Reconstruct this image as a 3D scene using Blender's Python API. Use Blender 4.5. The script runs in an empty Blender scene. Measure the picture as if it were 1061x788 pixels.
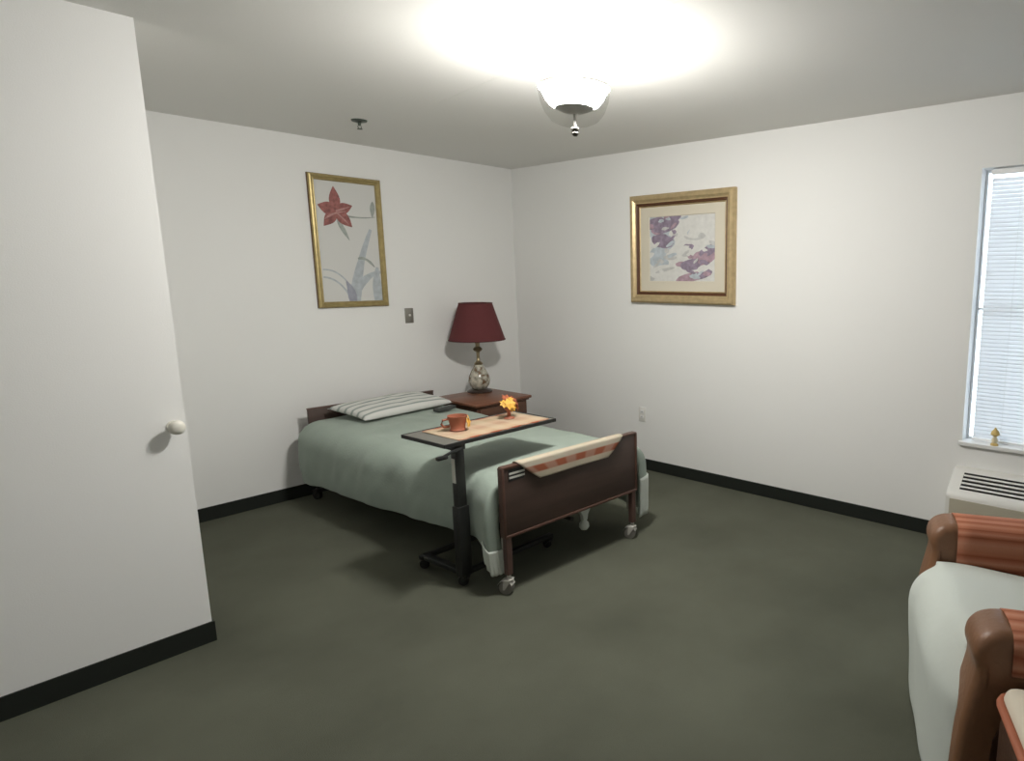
import bpy, bmesh, math, random
from mathutils import Vector, Matrix, noise
random.seed(7)
PI = math.pi
scene = bpy.context.scene
C = scene.collection

# ---------------------------------------------------------------- camera
PITCH, YAW = 0.1672, 0.6432
cam_d = bpy.data.cameras.new('camera')
cam_d.sensor_width = 36.0
cam_d.lens = 669.25 / 1061 * 36.0
cam_d.shift_x = -174.47 / 1061
cam_d.shift_y = 4.77 / 1061
cam_d.clip_start = 0.02
cam = bpy.data.objects.new('camera', cam_d)
C.objects.link(cam)
cam.location = (-3.819, -4.711, 1.521)
cam.rotation_euler = (PI / 2 - PITCH, 0, YAW - PI / 2)
scene.camera = cam

# ---------------------------------------------------------------- world, light, exposure
world = bpy.data.worlds.new('overcast_sky')
scene.world = world
world.use_nodes = True
bg = world.node_tree.nodes['Background']
bg.inputs['Color'].default_value = (0.80, 0.89, 1.0, 1)
bg.inputs['Strength'].default_value = 6.5
scene.view_settings.view_transform = 'Standard'
scene.view_settings.look = 'None'
scene.view_settings.gamma = 1.0
scene.view_settings.use_curve_mapping = False
scene.view_settings.exposure = 0.0
BULB_W = 1.2          # watts of each bulb of the ceiling light
BOWL_E = 355.0         # emission of its frosted bowl

# ---------------------------------------------------------------- materials
MATS = {}
def mat(name, col, rough=0.6, metal=0.0, bump=0.0, bscale=60.0, var=0.0, vscale=4.0, spec=0.5, emit=None, trans=0.0, alpha=1.0, sheen=0.0):
    m = bpy.data.materials.new(name); m.use_nodes = True
    nt = m.node_tree; b = nt.nodes['Principled BSDF']
    b.inputs['Roughness'].default_value = rough
    b.inputs['Metallic'].default_value = metal
    b.inputs['Specular IOR Level'].default_value = spec
    if sheen: b.inputs['Sheen Weight'].default_value = sheen
    tc = nt.nodes.new('ShaderNodeTexCoord')
    if var > 0:
        n = nt.nodes.new('ShaderNodeTexNoise'); n.inputs['Scale'].default_value = vscale; n.inputs['Detail'].default_value = 5
        nt.links.new(tc.outputs['Object'], n.inputs['Vector'])
        r = nt.nodes.new('ShaderNodeValToRGB')
        r.color_ramp.elements[0].position = 0.3; r.color_ramp.elements[1].position = 0.7
        r.color_ramp.elements[0].color = (*[c * (1 - var) for c in col], 1)
        r.color_ramp.elements[1].color = (*[min(1, c * (1 + var)) for c in col], 1)
        nt.links.new(n.outputs['Fac'], r.inputs['Fac']); nt.links.new(r.outputs['Color'], b.inputs['Base Color'])
    else:
        b.inputs['Base Color'].default_value = (*col, 1)
    if bump > 0:
        n2 = nt.nodes.new('ShaderNodeTexNoise'); n2.inputs['Scale'].default_value = bscale; n2.inputs['Detail'].default_value = 3
        nt.links.new(tc.outputs['Object'], n2.inputs['Vector'])
        bp = nt.nodes.new('ShaderNodeBump'); bp.inputs['Strength'].default_value = bump; bp.inputs['Distance'].default_value = 0.01
        nt.links.new(n2.outputs['Fac'], bp.inputs['Height']); nt.links.new(bp.outputs['Normal'], b.inputs['Normal'])
    if emit:
        b.inputs['Emission Color'].default_value = (*emit[0], 1); b.inputs['Emission Strength'].default_value = emit[1]
    MATS[name] = m
    return m

def clear_glass(name, tint=(0.96, 0.97, 0.96), ior=1.45, gain=1.0, rough=0.03, facing=False):
    m = bpy.data.materials.new(name); m.use_nodes = True
    nt = m.node_tree; nt.nodes.remove(nt.nodes['Principled BSDF'])
    t = nt.nodes.new('ShaderNodeBsdfTransparent'); t.inputs['Color'].default_value = (*tint, 1)
    g = nt.nodes.new('ShaderNodeBsdfGlossy'); g.inputs['Roughness'].default_value = rough
    f = nt.nodes.new('ShaderNodeFresnel'); f.inputs['IOR'].default_value = ior
    mu = nt.nodes.new('ShaderNodeMath'); mu.operation = 'MULTIPLY'; mu.inputs[1].default_value = gain; mu.use_clamp = True
    mx = nt.nodes.new('ShaderNodeMixShader')
    nt.links.new(f.outputs[0], mu.inputs[0])
    if facing:          # very thin blown glass: reflects at its outline only
        lw = nt.nodes.new('ShaderNodeLayerWeight'); pw_ = nt.nodes.new('ShaderNodeMath'); pw_.operation = 'POWER'; pw_.inputs[1].default_value = 9.0
        nt.links.new(lw.outputs['Facing'], pw_.inputs[0]); nt.links.new(pw_.outputs[0], mu.inputs[0]); mu.inputs[1].default_value = 0.10
    nt.links.new(mu.outputs[0], mx.inputs['Fac'])
    nt.links.new(t.outputs[0], mx.inputs[1]); nt.links.new(g.outputs[0], mx.inputs[2])
    nt.links.new(mx.outputs[0], nt.nodes['Material Output'].inputs['Surface'])
    MATS[name] = m; return m

def translucent(name, col, amount=0.5):
    m = bpy.data.materials.new(name); m.use_nodes = True
    nt = m.node_tree; nt.nodes.remove(nt.nodes['Principled BSDF'])
    d = nt.nodes.new('ShaderNodeBsdfDiffuse'); d.inputs['Color'].default_value = (*col, 1)
    t = nt.nodes.new('ShaderNodeBsdfTranslucent'); t.inputs['Color'].default_value = (*col, 1)
    mx = nt.nodes.new('ShaderNodeMixShader'); mx.inputs['Fac'].default_value = amount
    nt.links.new(d.outputs[0], mx.inputs[1]); nt.links.new(t.outputs[0], mx.inputs[2])
    nt.links.new(mx.outputs[0], nt.nodes['Material Output'].inputs['Surface'])
    MATS[name] = m; return m

def banded(name, stops, axis='Y', coord='UV', scale=1.0, offset=0.0, rough=0.85, bump=0.0, checker=None):
    """cloth or wood whose colour runs in bands along one axis; stops = [(pos, colour)]; checker = (columns, amount, colour)"""
    m = bpy.data.materials.new(name); m.use_nodes = True
    nt = m.node_tree; b = nt.nodes['Principled BSDF']; b.inputs['Roughness'].default_value = rough
    b.inputs['Specular IOR Level'].default_value = 0.2
    tc = nt.nodes.new('ShaderNodeTexCoord'); sp = nt.nodes.new('ShaderNodeSeparateXYZ')
    nt.links.new(tc.outputs[coord], sp.inputs[0])
    mu = nt.nodes.new('ShaderNodeMath'); mu.operation = 'MULTIPLY_ADD'; mu.inputs[1].default_value = scale; mu.inputs[2].default_value = offset
    nt.links.new(sp.outputs[axis], mu.inputs[0])
    fr = nt.nodes.new('ShaderNodeMath'); fr.operation = 'FRACT'; nt.links.new(mu.outputs[0], fr.inputs[0])
    r = nt.nodes.new('ShaderNodeValToRGB'); cr = r.color_ramp
    while len(cr.elements) > 1: cr.elements.remove(cr.elements[-1])
    cr.elements[0].position = stops[0][0]; cr.elements[0].color = (*stops[0][1], 1)
    for p, c in stops[1:]:
        e = cr.elements.new(p); e.color = (*c, 1)
    nt.links.new(fr.outputs[0], r.inputs['Fac'])
    out = r.outputs['Color']
    if checker:
        cols, amt, ccol = checker
        w = nt.nodes.new('ShaderNodeMath'); w.operation = 'MULTIPLY'; w.inputs[1].default_value = cols * 2 * PI
        nt.links.new(sp.outputs['X'], w.inputs[0])
        s = nt.nodes.new('ShaderNodeMath'); s.operation = 'SINE'; nt.links.new(w.outputs[0], s.inputs[0])
        k = nt.nodes.new('ShaderNodeMapRange'); k.inputs[1].default_value = -0.35; k.inputs[2].default_value = 0.35
        k.inputs[3].default_value = 0.0; k.inputs[4].default_value = amt
        nt.links.new(s.outputs[0], k.inputs[0])
        mx = nt.nodes.new('ShaderNodeMixRGB'); mx.inputs[2].default_value = (*ccol, 1)
        nt.links.new(k.outputs[0], mx.inputs[0]); nt.links.new(out, mx.inputs[1]); out = mx.outputs[0]
    nt.links.new(out, b.inputs['Base Color'])
    if bump:
        n2 = nt.nodes.new('ShaderNodeTexNoise'); n2.inputs['Scale'].default_value = 300
        nt.links.new(tc.outputs['Object'], n2.inputs['Vector'])
        bp = nt.nodes.new('ShaderNodeBump'); bp.inputs['Strength'].default_value = bump; bp.inputs['Distance'].default_value = 0.003
        nt.links.new(n2.outputs['Fac'], bp.inputs['Height']); nt.links.new(bp.outputs['Normal'], b.inputs['Normal'])
    MATS[name] = m; return m

def wood(name, dark, light, scale=(3, 40, 40), rough=0.4):
    m = bpy.data.materials.new(name); m.use_nodes = True
    nt = m.node_tree; b = nt.nodes['Principled BSDF']; b.inputs['Roughness'].default_value = rough
    tc = nt.nodes.new('ShaderNodeTexCoord'); mp = nt.nodes.new('ShaderNodeMapping'); mp.inputs['Scale'].default_value = scale
    nt.links.new(tc.outputs['Object'], mp.inputs[0])
    n = nt.nodes.new('ShaderNodeTexNoise'); n.inputs['Scale'].default_value = 1.0; n.inputs['Detail'].default_value = 6; n.inputs['Distortion'].default_value = 0.6
    nt.links.new(mp.outputs[0], n.inputs['Vector'])
    r = nt.nodes.new('ShaderNodeValToRGB'); r.color_ramp.elements[0].position = 0.3; r.color_ramp.elements[1].position = 0.72
    r.color_ramp.elements[0].color = (*dark, 1); r.color_ramp.elements[1].color = (*light, 1)
    nt.links.new(n.outputs['Fac'], r.inputs['Fac']); nt.links.new(r.outputs['Color'], b.inputs['Base Color'])
    MATS[name] = m; return m

mat('wall_paint', (0.86, 0.86, 0.845), 0.75, bump=0.06, bscale=220, spec=0.25)
mat('ceiling_paint', (0.80, 0.795, 0.765), 0.9, bump=0.08, bscale=160, spec=0.1)
mat('carpet', (0.118, 0.123, 0.094), 1.0, bump=0.6, bscale=420, var=0.16, vscale=1.6, spec=0.05)
mat('cove_base', (0.014, 0.017, 0.014), 0.55, spec=0.35)
mat('white_trim', (0.82, 0.82, 0.81), 0.5)
mat('white_plastic', (0.78, 0.77, 0.73), 0.4)
mat('beige_plastic', (0.52, 0.48, 0.38), 0.5)
mat('dark_gap', (0.012, 0.011, 0.010), 0.8)  # near-black colour standing for shade in slots and grille openings
mat('steel_plate', (0.30, 0.29, 0.26), 0.4, metal=0.6)
mat('sprinkler_metal', (0.06, 0.075, 0.06), 0.4, metal=0.5)
mat('comforter_green', (0.315, 0.375, 0.325), 0.9, bump=0.12, bscale=70, var=0.05, vscale=6, spec=0.15, sheen=0.15)
mat('lace_white', (0.60, 0.64, 0.59), 0.9, bump=0.5, bscale=180, spec=0.1)
mat('mattress_ticking', (0.50, 0.52, 0.50), 0.9)
wood('bed_walnut', (0.052, 0.030, 0.023), (0.078, 0.047, 0.037), (2, 2, 14), 0.5)
wood('bed_edge', (0.075, 0.034, 0.024), (0.105, 0.052, 0.036), (2, 2, 14), 0.45)
mat('bed_brown_metal', (0.10, 0.056, 0.046), 0.45, metal=0.1)
mat('bed_rail_metal', (0.03, 0.026, 0.024), 0.5, metal=0.3)
mat('caster_grey', (0.42, 0.41, 0.37), 0.45)
mat('rubber_black', (0.010, 0.010, 0.010), 0.7)
mat('wheel_grey', (0.20, 0.19, 0.17), 0.6)
mat('black_metal', (0.018, 0.019, 0.018), 0.4, metal=0.2)
mat('column_metal', (0.028, 0.029, 0.027), 0.35, metal=0.4)
mat('table_laminate', (0.135, 0.132, 0.115), 0.45)
mat('table_edge', (0.012, 0.012, 0.011), 0.5)
mat('sticker_white', (0.62, 0.62, 0.56), 0.6)
mat('sticker_black', (0.012, 0.012, 0.012), 0.6)
wood('nightstand_top', (0.15, 0.058, 0.032), (0.24, 0.10, 0.058), (3, 30, 30), 0.35)
wood('nightstand_wood', (0.07, 0.028, 0.015), (0.13, 0.054, 0.028), (3, 30, 30), 0.4)
mat('brass_dark', (0.20, 0.14, 0.06), 0.35, metal=0.9)
mat('shade_burgundy', (0.125, 0.036, 0.038), 0.85, bump=0.2, bscale=300, spec=0.2)
mat('shade_trim', (0.075, 0.018, 0.018), 0.8)
mat('lamp_base_dark', (0.045, 0.030, 0.025), 0.35)
mat('lamp_brass', (0.32, 0.26, 0.16), 0.3, metal=0.8)
mat('gold_frame', (0.40, 0.315, 0.14), 0.38, metal=0.55, var=0.12, vscale=30)
mat('gold_pale', (0.56, 0.43, 0.24), 0.35, metal=0.5, var=0.12, vscale=30)
mat('frame_brown', (0.11, 0.045, 0.02), 0.5)
mat('mat_board', (0.66, 0.61, 0.50), 0.9)
mat('print_paper', (0.66, 0.66, 0.64), 0.6)
mat('leather_brown', (0.20, 0.095, 0.047), 0.45, bump=0.15, bscale=60, var=0.12, vscale=8)
mat('leather_dark', (0.055, 0.024, 0.012), 0.5, bump=0.15, bscale=60, var=0.1, vscale=8)
mat('sheet_pale', (0.58, 0.62, 0.58), 0.9, bump=0.05, bscale=40, spec=0.15)
mat('cushion_cream', (0.66, 0.60, 0.49), 0.85)
mat('piping_rust', (0.38, 0.12, 0.06), 0.7)
mat('terracotta', (0.33, 0.105, 0.055), 0.5)
mat('terracotta_shaded', (0.10, 0.03, 0.016), 0.7)
mat('leaf_yellow', (0.72, 0.40, 0.06), 0.6, var=0.2, vscale=60)
mat('leaf_rust', (0.35, 0.09, 0.035), 0.65)
mat('box_dark_grey', (0.05, 0.056, 0.052), 0.5)
mat('box_button', (0.20, 0.22, 0.21), 0.5)
mat('ornament_gold', (0.62, 0.44, 0.14), 0.5)
mat('ornament_cream', (0.75, 0.66, 0.44), 0.5)
mat('knob_white', (0.76, 0.74, 0.66), 0.3)
mat('canopy_white', (0.62, 0.61, 0.58), 0.4)
mat('finial_metal', (0.12, 0.115, 0.10), 0.4, metal=0.6)
mat('bulb_glow', (0.9, 0.88, 0.84), 0.5, emit=((1.0, 0.975, 0.935), 10.0))
mat('frosted_glow', (0.9, 0.89, 0.86), 0.5, emit=((1.0, 0.975, 0.935), BOWL_E))
mat('lining_dim_glow', (0.85, 0.84, 0.80), 0.6, emit=((1.0, 0.975, 0.935), 3.0))
clear_glass('lamp_glass', (0.90, 0.90, 0.89), 1.06, 1.0, 0.05, facing=True)
clear_glass('window_glass', (0.96, 0.98, 0.98), 1.45, 1.0, 0.0)
translucent('blind_slat_vinyl', (0.86, 0.87, 0.88), 0.5)
# flat print colours
mat('ink_red', (0.30, 0.115, 0.105), 0.7, var=0.35, vscale=40)
mat('ink_red_light', (0.44, 0.24, 0.22), 0.7, var=0.2, vscale=50)
mat('ink_grey_green', (0.34, 0.37, 0.34), 0.7, var=0.15, vscale=40)
mat('ink_blue_grey', (0.45, 0.49, 0.52), 0.7, var=0.12, vscale=30)
mat('ink_slate', (0.33, 0.34, 0.40), 0.7, var=0.15, vscale=30)
mat('ink_violet', (0.27, 0.22, 0.29), 0.7, var=0.25, vscale=30)
mat('ink_mauve', (0.40, 0.28, 0.33), 0.7, var=0.25, vscale=30)
mat('ink_sky', (0.46, 0.51, 0.55), 0.7, var=0.15, vscale=20)
mat('ink_petal', (0.66, 0.655, 0.63), 0.7, var=0.06, vscale=30)
mat('ink_petal_shade', (0.52, 0.52, 0.51), 0.7, var=0.12, vscale=30)
# banded cloths
W1, G1 = (0.66, 0.66, 0.63), (0.30, 0.345, 0.32)
banded('pillow_stripe', [(0, W1), (.50, W1), (.62, G1), (.80, G1), (.92, W1), (1, W1)], 'Y', 'UV', 6.0, 0.05, bump=0.1)
CR, RU, PK = (0.50, 0.44, 0.33), (0.30, 0.095, 0.05), (0.44, 0.25, 0.18)
banded('plaid_towel', [(0, CR), (.34, (0.46, 0.43, 0.35)), (.37, PK), (.40, RU), (.66, RU), (.69, PK), (.72, CR), (1, (0.52, 0.46, 0.35))], 'Y', 'UV', 1.0, 0.0, bump=0.3, checker=(4.5, 0.36, (0.50, 0.40, 0.32)))
banded('runner_cloth', [(0, RU), (.05, RU), (.08, (0.44, 0.30, 0.20)), (.25, (0.48, 0.36, 0.24)), (.45, (0.40, 0.26, 0.18)), (.6, (0.47, 0.33, 0.23)), (.78, (0.36, 0.28, 0.18)), (.92, (0.43, 0.28, 0.19)), (.95, RU), (1, RU)], 'Y', 'UV', 1.0, 0.0, bump=0.3, checker=(4.5, 0.35, (0.50, 0.43, 0.31)))
S1, S2, S3 = (0.40, 0.155, 0.09), (0.27, 0.085, 0.045), (0.47, 0.22, 0.14)
banded('arm_stripe', [(0, S1), (.18, S3), (.30, S1), (.40, S2), (.50, S1), (.62, S3), (.72, S1), (.84, S2), (.93, S1), (1, S1)], 'X', 'UV', 5.0, 0.2, bump=0.35)

# ---------------------------------------------------------------- helpers
def obj(name, bm, m, parent=None, smooth=False, loc=None, rot=None):
    me = bpy.data.meshes.new(name)
    bmesh.ops.recalc_face_normals(bm, faces=bm.faces[:])
    bm.to_mesh(me); bm.free()
    if m: me.materials.append(MATS[m] if isinstance(m, str) else m)
    if smooth:
        for p in me.polygons: p.use_smooth = True
    o = bpy.data.objects.new(name, me); C.objects.link(o)
    if parent: o.parent = parent
    if loc is not None: o.location = loc
    if rot is not None: o.rotation_euler = rot
    return o

def smooth_angle(o, deg=40):
    me = o.data
    for p in me.polygons: p.use_smooth = True
    bm = bmesh.new(); bm.from_mesh(me)
    for e in bm.edges:
        e.smooth = len(e.link_faces) == 2 and e.calc_face_angle(0) < math.radians(deg)
    bm.to_mesh(me); bm.free()
    return o

def tag(o, label, cat, group=None):
    o['label'] = label; o['category'] = cat
    if group: o['group'] = group
    return o
def struct(o, label=None):
    o['kind'] = 'structure'
    if label: o['label'] = label
    return o
def thing(name, label, cat, loc=(0, 0, 0), rz=0.0, group=None):
    o = bpy.data.objects.new(name, None); C.objects.link(o)
    o.empty_display_size = 0.1
    o.location = loc; o.rotation_euler = (0, 0, rz)
    return tag(o, label, cat, group)

def box(bm, x0, x1, y0, y1, z0, z1, r=0.0, seg=2):
    vs = [bm.verts.new((x, y, z)) for x in (x0, x1) for y in (y0, y1) for z in (z0, z1)]
    F = [(0, 1, 3, 2), (4, 6, 7, 5), (0, 4, 5, 1), (2, 3, 7, 6), (0, 2, 6, 4), (1, 5, 7, 3)]
    fs = [bm.faces.new([vs[i] for i in f]) for f in F]
    if r > 0:
        es = list({e for f in fs for e in f.edges})
        bmesh.ops.bevel(bm, geom=es, offset=r, segments=seg, affect='EDGES', profile=0.5)
def lathe(bm, prof, n=32, cx=0, cy=0):
    """prof = [(r, z)] turned around z; r = 0 closes it"""
    rings = []
    for r, z in prof:
        if r < 1e-6: rings.append([bm.verts.new((cx, cy, z))])
        else: rings.append([bm.verts.new((cx + r * math.cos(2 * PI * i / n), cy + r * math.sin(2 * PI * i / n), z)) for i in range(n)])
    for a, b in zip(rings, rings[1:]):
        for i in range(n):
            j = (i + 1) % n
            if len(a) == 1 and len(b) == 1: continue
            if len(a) == 1: bm.faces.new((a[0], b[i], b[j]))
            elif len(b) == 1: bm.faces.new((a[i], a[j], b[0]))
            else: bm.faces.new((a[i], a[j], b[j], b[i]))
def tube(bm, pts, r, n=10, caps=True):
    pts = [Vector(p) for p in pts]; rings = []
    up = Vector((0, 0, 1))
    for i, p in enumerate(pts):
        t = (pts[min(i + 1, len(pts) - 1)] - pts[max(i - 1, 0)]).normalized()
        a = t.cross(up)
        if a.length < 1e-3: a = t.cross(Vector((0, 1, 0)))
        a.normalize(); b = t.cross(a)
        rr = r[i] if isinstance(r, (list, tuple)) else r
        rings.append([bm.verts.new(p + rr * (math.cos(2 * PI * k / n) * a + math.sin(2 * PI * k / n) * b)) for k in range(n)])
    for A, B in zip(rings, rings[1:]):
        for k in range(n): bm.faces.new((A[k], A[(k + 1) % n], B[(k + 1) % n], B[k]))
    if caps: bm.faces.new(rings[0]); bm.faces.new(rings[-1])
def prism(bm, pts, axis, a0, a1):
    """extrude a 2D outline along an axis: axis 'x' -> pts are (y,z); 'y' -> (x,z); 'z' -> (x,y)"""
    def P(p, a): return {'x': (a, p[0], p[1]), 'y': (p[0], a, p[1]), 'z': (p[0], p[1], a)}[axis]
    A = [bm.verts.new(P(p, a0)) for p in pts]; B = [bm.verts.new(P(p, a1)) for p in pts]
    bm.faces.new(A); bm.faces.new(B[::-1])
    for i in range(len(pts)):
        j = (i + 1) % len(pts); bm.faces.new((A[i], A[j], B[j], B[i]))
def grid_mesh(bm, fn, nu, nv, uv=True):
    L = bm.loops.layers.uv.verify() if uv else None
    V = [[bm.verts.new(fn(i / nu, j / nv)) for j in range(nv + 1)] for i in range(nu + 1)]
    for i in range(nu):
        for j in range(nv):
            f = bm.faces.new((V[i][j], V[i + 1][j], V[i + 1][j + 1], V[i][j + 1]))
            if uv:
                for l, (a, b) in zip(f.loops, ((i, j), (i + 1, j), (i + 1, j + 1), (i, j + 1))): l[L].uv = (a / nu, b / nv)
    return V
def solid(o, t, off=-1):
    m = o.modifiers.new('thickness', 'SOLIDIFY'); m.thickness = t; m.offset = off
    return o
def subs(o, n=1):
    m = o.modifiers.new('subdivide', 'SUBSURF'); m.levels = n; m.render_levels = n
    return o
def B(): return bmesh.new()
def boxo(name, m, parent, *a, **k):
    bm = B(); box(bm, *a, **k); return smooth_angle(obj(name, bm, m, parent)) if k.get('r', 0) or len(a) > 6 else obj(name, bm, m, parent)
def latheo(name, m, parent, prof, n=32, cx=0, cy=0):
    bm = B(); lathe(bm, prof, n, cx, cy); return smooth_angle(obj(name, bm, m, parent), 50)
def tubeo(name, m, parent, pts, r, n=10):
    bm = B(); tube(bm, pts, r, n); return smooth_angle(obj(name, bm, m, parent), 50)

# ---------------------------------------------------------------- the room
HC = 2.44
RX0, RY0 = -5.2, -6.3            # far corner of the room behind the camera
PX, PY = -2.987, -1.618          # outer corner of the closet block
T = 0.14
BH = 0.087
WY0, WY1, WZ0, WZ1 = -5.05, -3.851, 0.594, 2.085
bm = B(); box(bm, RX0 - T, T, RY0 - T, T, -0.1, 0); struct(obj('floor', bm, 'carpet'), 'dark grey-green carpet')
bm = B(); box(bm, RX0 - T, T, RY0 - T, T, HC, HC + 0.1); ceil = struct(obj('ceiling', bm, 'ceiling_paint'), 'white painted ceiling')
bm = B(); box(bm, RX0 - T, T, 0, T, 0, HC); struct(obj('wall_left', bm, 'wall_paint'), 'white wall behind the bed')
bm = B()
box(bm, 0, T, WY1, 0, 0, HC); box(bm, 0, T, RY0, WY0, 0, HC)
box(bm, 0, T, WY0, WY1, 0, WZ0); box(bm, 0, T, WY0, WY1, WZ1, HC)
struct(obj('wall_right', bm, 'wall_paint'), 'white wall with the window')
bm = B(); box(bm, RX0 - T, T, RY0 - T, RY0, 0, HC); struct(obj('wall_rear', bm, 'wall_paint'))
bm = B(); box(bm, RX0 - T, RX0, RY0, 0, 0, HC); struct(obj('wall_side', bm, 'wall_paint'))
bm = B(); box(bm, RX0, PX, PY, 0, 0, HC); struct(obj('wall_closet', bm, 'wall_paint'), 'white closet wall jutting into the room')
def cove(name, x0, x1, y0, y1, label):
    bm = B(); box(bm, x0, x1, y0, y1, 0, BH); struct(obj(name, bm, 'cove_base'), label)
cove('baseboard_left', PX, 0, -0.008, 0, 'black vinyl cove base')
cove('baseboard_right', -0.008, 0, RY0, -0.008, 'black vinyl cove base')
bm = B(); box(bm, RX0, PX + 0.008, PY - 0.008, PY, 0, BH); box(bm, PX, PX + 0.008, PY, -0.008, 0, BH)
struct(obj('baseboard_closet', bm, 'cove_base'), 'black vinyl cove base')
# thin raised line across the ceiling
bm = B(); box(bm, -0.003, 0.003, -1.3, 1.3, HC - 0.0012, HC)
struct(obj('trim_1', bm, 'ceiling_paint', None, loc=(-1.835, -2.7, 0), rot=(0, 0, math.radians(-8))), 'fine line in the ceiling')

# window: vinyl frame, two panes, sill
w = bpy.data.objects.new('window_1', None); C.objects.link(w); struct(w, 'white window with closed blinds')
bm = B()
fx0, fx1, fw_ = 0.095, 0.125, 0.014
box(bm, fx0, fx1, WY0, WY0 + fw_, WZ0, WZ1, .004); box(bm, fx0, fx1, WY1 - fw_, WY1, WZ0, WZ1, .004)
box(bm, fx0, fx1, WY0 + fw_, WY1 - fw_, WZ0, WZ0 + fw_, .004); box(bm, fx0, fx1, WY0 + fw_, WY1 - fw_, WZ1 - fw_, WZ1, .004)
box(bm, fx0, fx1, WY0 + fw_, WY1 - fw_, 1.333, 1.347, .002)
obj('window_frame', bm, 'white_trim', w)
for za, zb in ((WZ0 + fw_, 1.333), (1.347, WZ1 - fw_)):
    bm = B(); box(bm, 0.103, 0.107, WY0 + fw_, WY1 - fw_, za, zb); obj('pane', bm, 'window_glass', w)
bm = B(); box(bm, -0.025, 0.085, WY0 - 0.02, WY1 + 0.015, WZ0 - 0.018, WZ0 + 0.004, .004); obj('window_sill', bm, 'white_trim', w)

# ---------------------------------------------------------------- blinds
bl = thing('window_blind', 'white horizontal slat blind closed over the window', 'blind', (0.055, (WY0 + WY1) / 2, WZ0 + 0.004))
hw = (WY1 - WY0) / 2 - 0.040
boxo('headrail', 'white_trim', bl, -0.016, 0.016, -hw, hw, WZ1 - WZ0 - 0.036, WZ1 - WZ0 - 0.008, .003)
PITCHZ = 0.0215
nsl = int((WZ1 - WZ0 - 0.06) / PITCHZ)
bm = B()
ang = math.radians(62)
prev = None
for k in range(4):
    s = (k / 3 - .5) * 0.025; sag = 0.0016 * (1 - (2 * k / 3 - 1) ** 2)
    x = s * math.cos(ang) - sag * math.sin(ang); z = s * math.sin(ang) + sag * math.cos(ang)
    cur = [bm.verts.new((x, -hw + .004, z)), bm.verts.new((x, hw - .004, z))]
    if prev: bm.faces.new((prev[0], prev[1], cur[1], cur[0]))
    prev = cur
s0 = obj('slat', bm, 'blind_slat_vinyl', bl, True, loc=(0, 0, 0.03))
solid(s0, 0.0006)
for i in range(1, nsl):
    c = s0.copy(); C.objects.link(c); c.location = (0, 0, 0.03 + i * PITCHZ)
boxo('bottom_rail', 'white_trim', bl, -0.012, 0.012, -hw, hw, 0.004, 0.017, .003)
for yy in (-hw + .15, 0, hw - .15):
    tubeo('ladder_cord', 'white_trim', bl, [(-0.014, yy, 0.015), (-0.014, yy, WZ1 - WZ0 - 0.03)], 0.0008, 5)

# ornament on the sill
orn = thing('ornament', 'small gold and cream ornament standing on the window sill', 'ornament', (0.0, -4.02, WZ0 + 0.004))
latheo('foot', 'ornament_gold', orn, [(0, 0), (.021, 0), (.021, .006), (.014, .012), (0, .012)], 16)
latheo('body', 'ornament_cream', orn, [(0, .012), (.012, .012), (.017, .026), (.012, .042), (.007, .05), (0, .05)], 16)
latheo('cap', 'ornament_gold', orn, [(0, .05), (.010, .05), (.024, .062), (.019, .078), (.008, .09), (.003, .1), (0, .1)], 16)

# ---------------------------------------------------------------- wall air conditioner
ac = thing('air_conditioner', 'white wall air conditioner with dark slotted grille under the window', 'air conditioner', (0, -4.37, 0))
AH = 0.535                                    # half width
prof = [(-0.002, 0.05), (-0.002, 0.452), (-0.055, 0.452), (-0.19, 0.352), (-0.205, 0.33), (-0.205, 0.05)]
def ac_body(m_, prof, y0, y1, name, mt):
    bm = B(); prism(bm, prof, 'y', y0, y1)
    es = [e for e in bm.edges if abs(e.verts[0].co.y - e.verts[1].co.y) > .1 and e.verts[0].co.x < -0.01]
    bmesh.ops.bevel(bm, geom=es, offset=0.012, segments=3, affect='EDGES', profile=0.5)
    return smooth_angle(obj(name, bm, mt, m_), 35)
body = ac_body(ac, prof, -AH, AH, 'housing', 'white_plastic')
# sloped discharge grille: flat dark sheet painting the shade between louvres laid along the slope
sl = Vector((-0.135, 0, -0.10)); nrm = Vector((-0.10, 0, 0.135)).normalized()
o0 = Vector((-0.055, 0, 0.452))
bm = B()
a0, a1 = o0 + sl * .16, o0 + sl * .86
def qd(bm, p, q, y0, y1, h0, h1):
    P = [p + nrm * h0, q + nrm * h0, q + nrm * h1, p + nrm * h1]
    A = [bm.verts.new((v.x, y0, v.z)) for v in P]; D = [bm.verts.new((v.x, y1, v.z)) for v in P]
    bm.faces.new(A); bm.faces.new(D[::-1])
    for i in range(4): bm.faces.new((A[i], A[(i + 1) % 4], D[(i + 1) % 4], D[i]))
qd(bm, a0, a1, -AH + .06, AH - .06, 0.0004, 0.0016)
gr = obj('grille', bm, 'dark_gap', ac)
for k in range(4):
    t0 = .16 + .70 * (k + .62) / 4.4; t1 = t0 + .062
    bm = B(); qd(bm, o0 + sl * t0, o0 + sl * t1, -AH + .062, AH - .062, 0.001, 0.006); obj('louvre', bm, 'white_plastic', gr)
bm = B(); box(bm, -0.209, -0.2045, -AH + .02, AH - .02, 0.07, 0.318, .002); obj('front_panel', bm, 'beige_plastic', ac)

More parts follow.
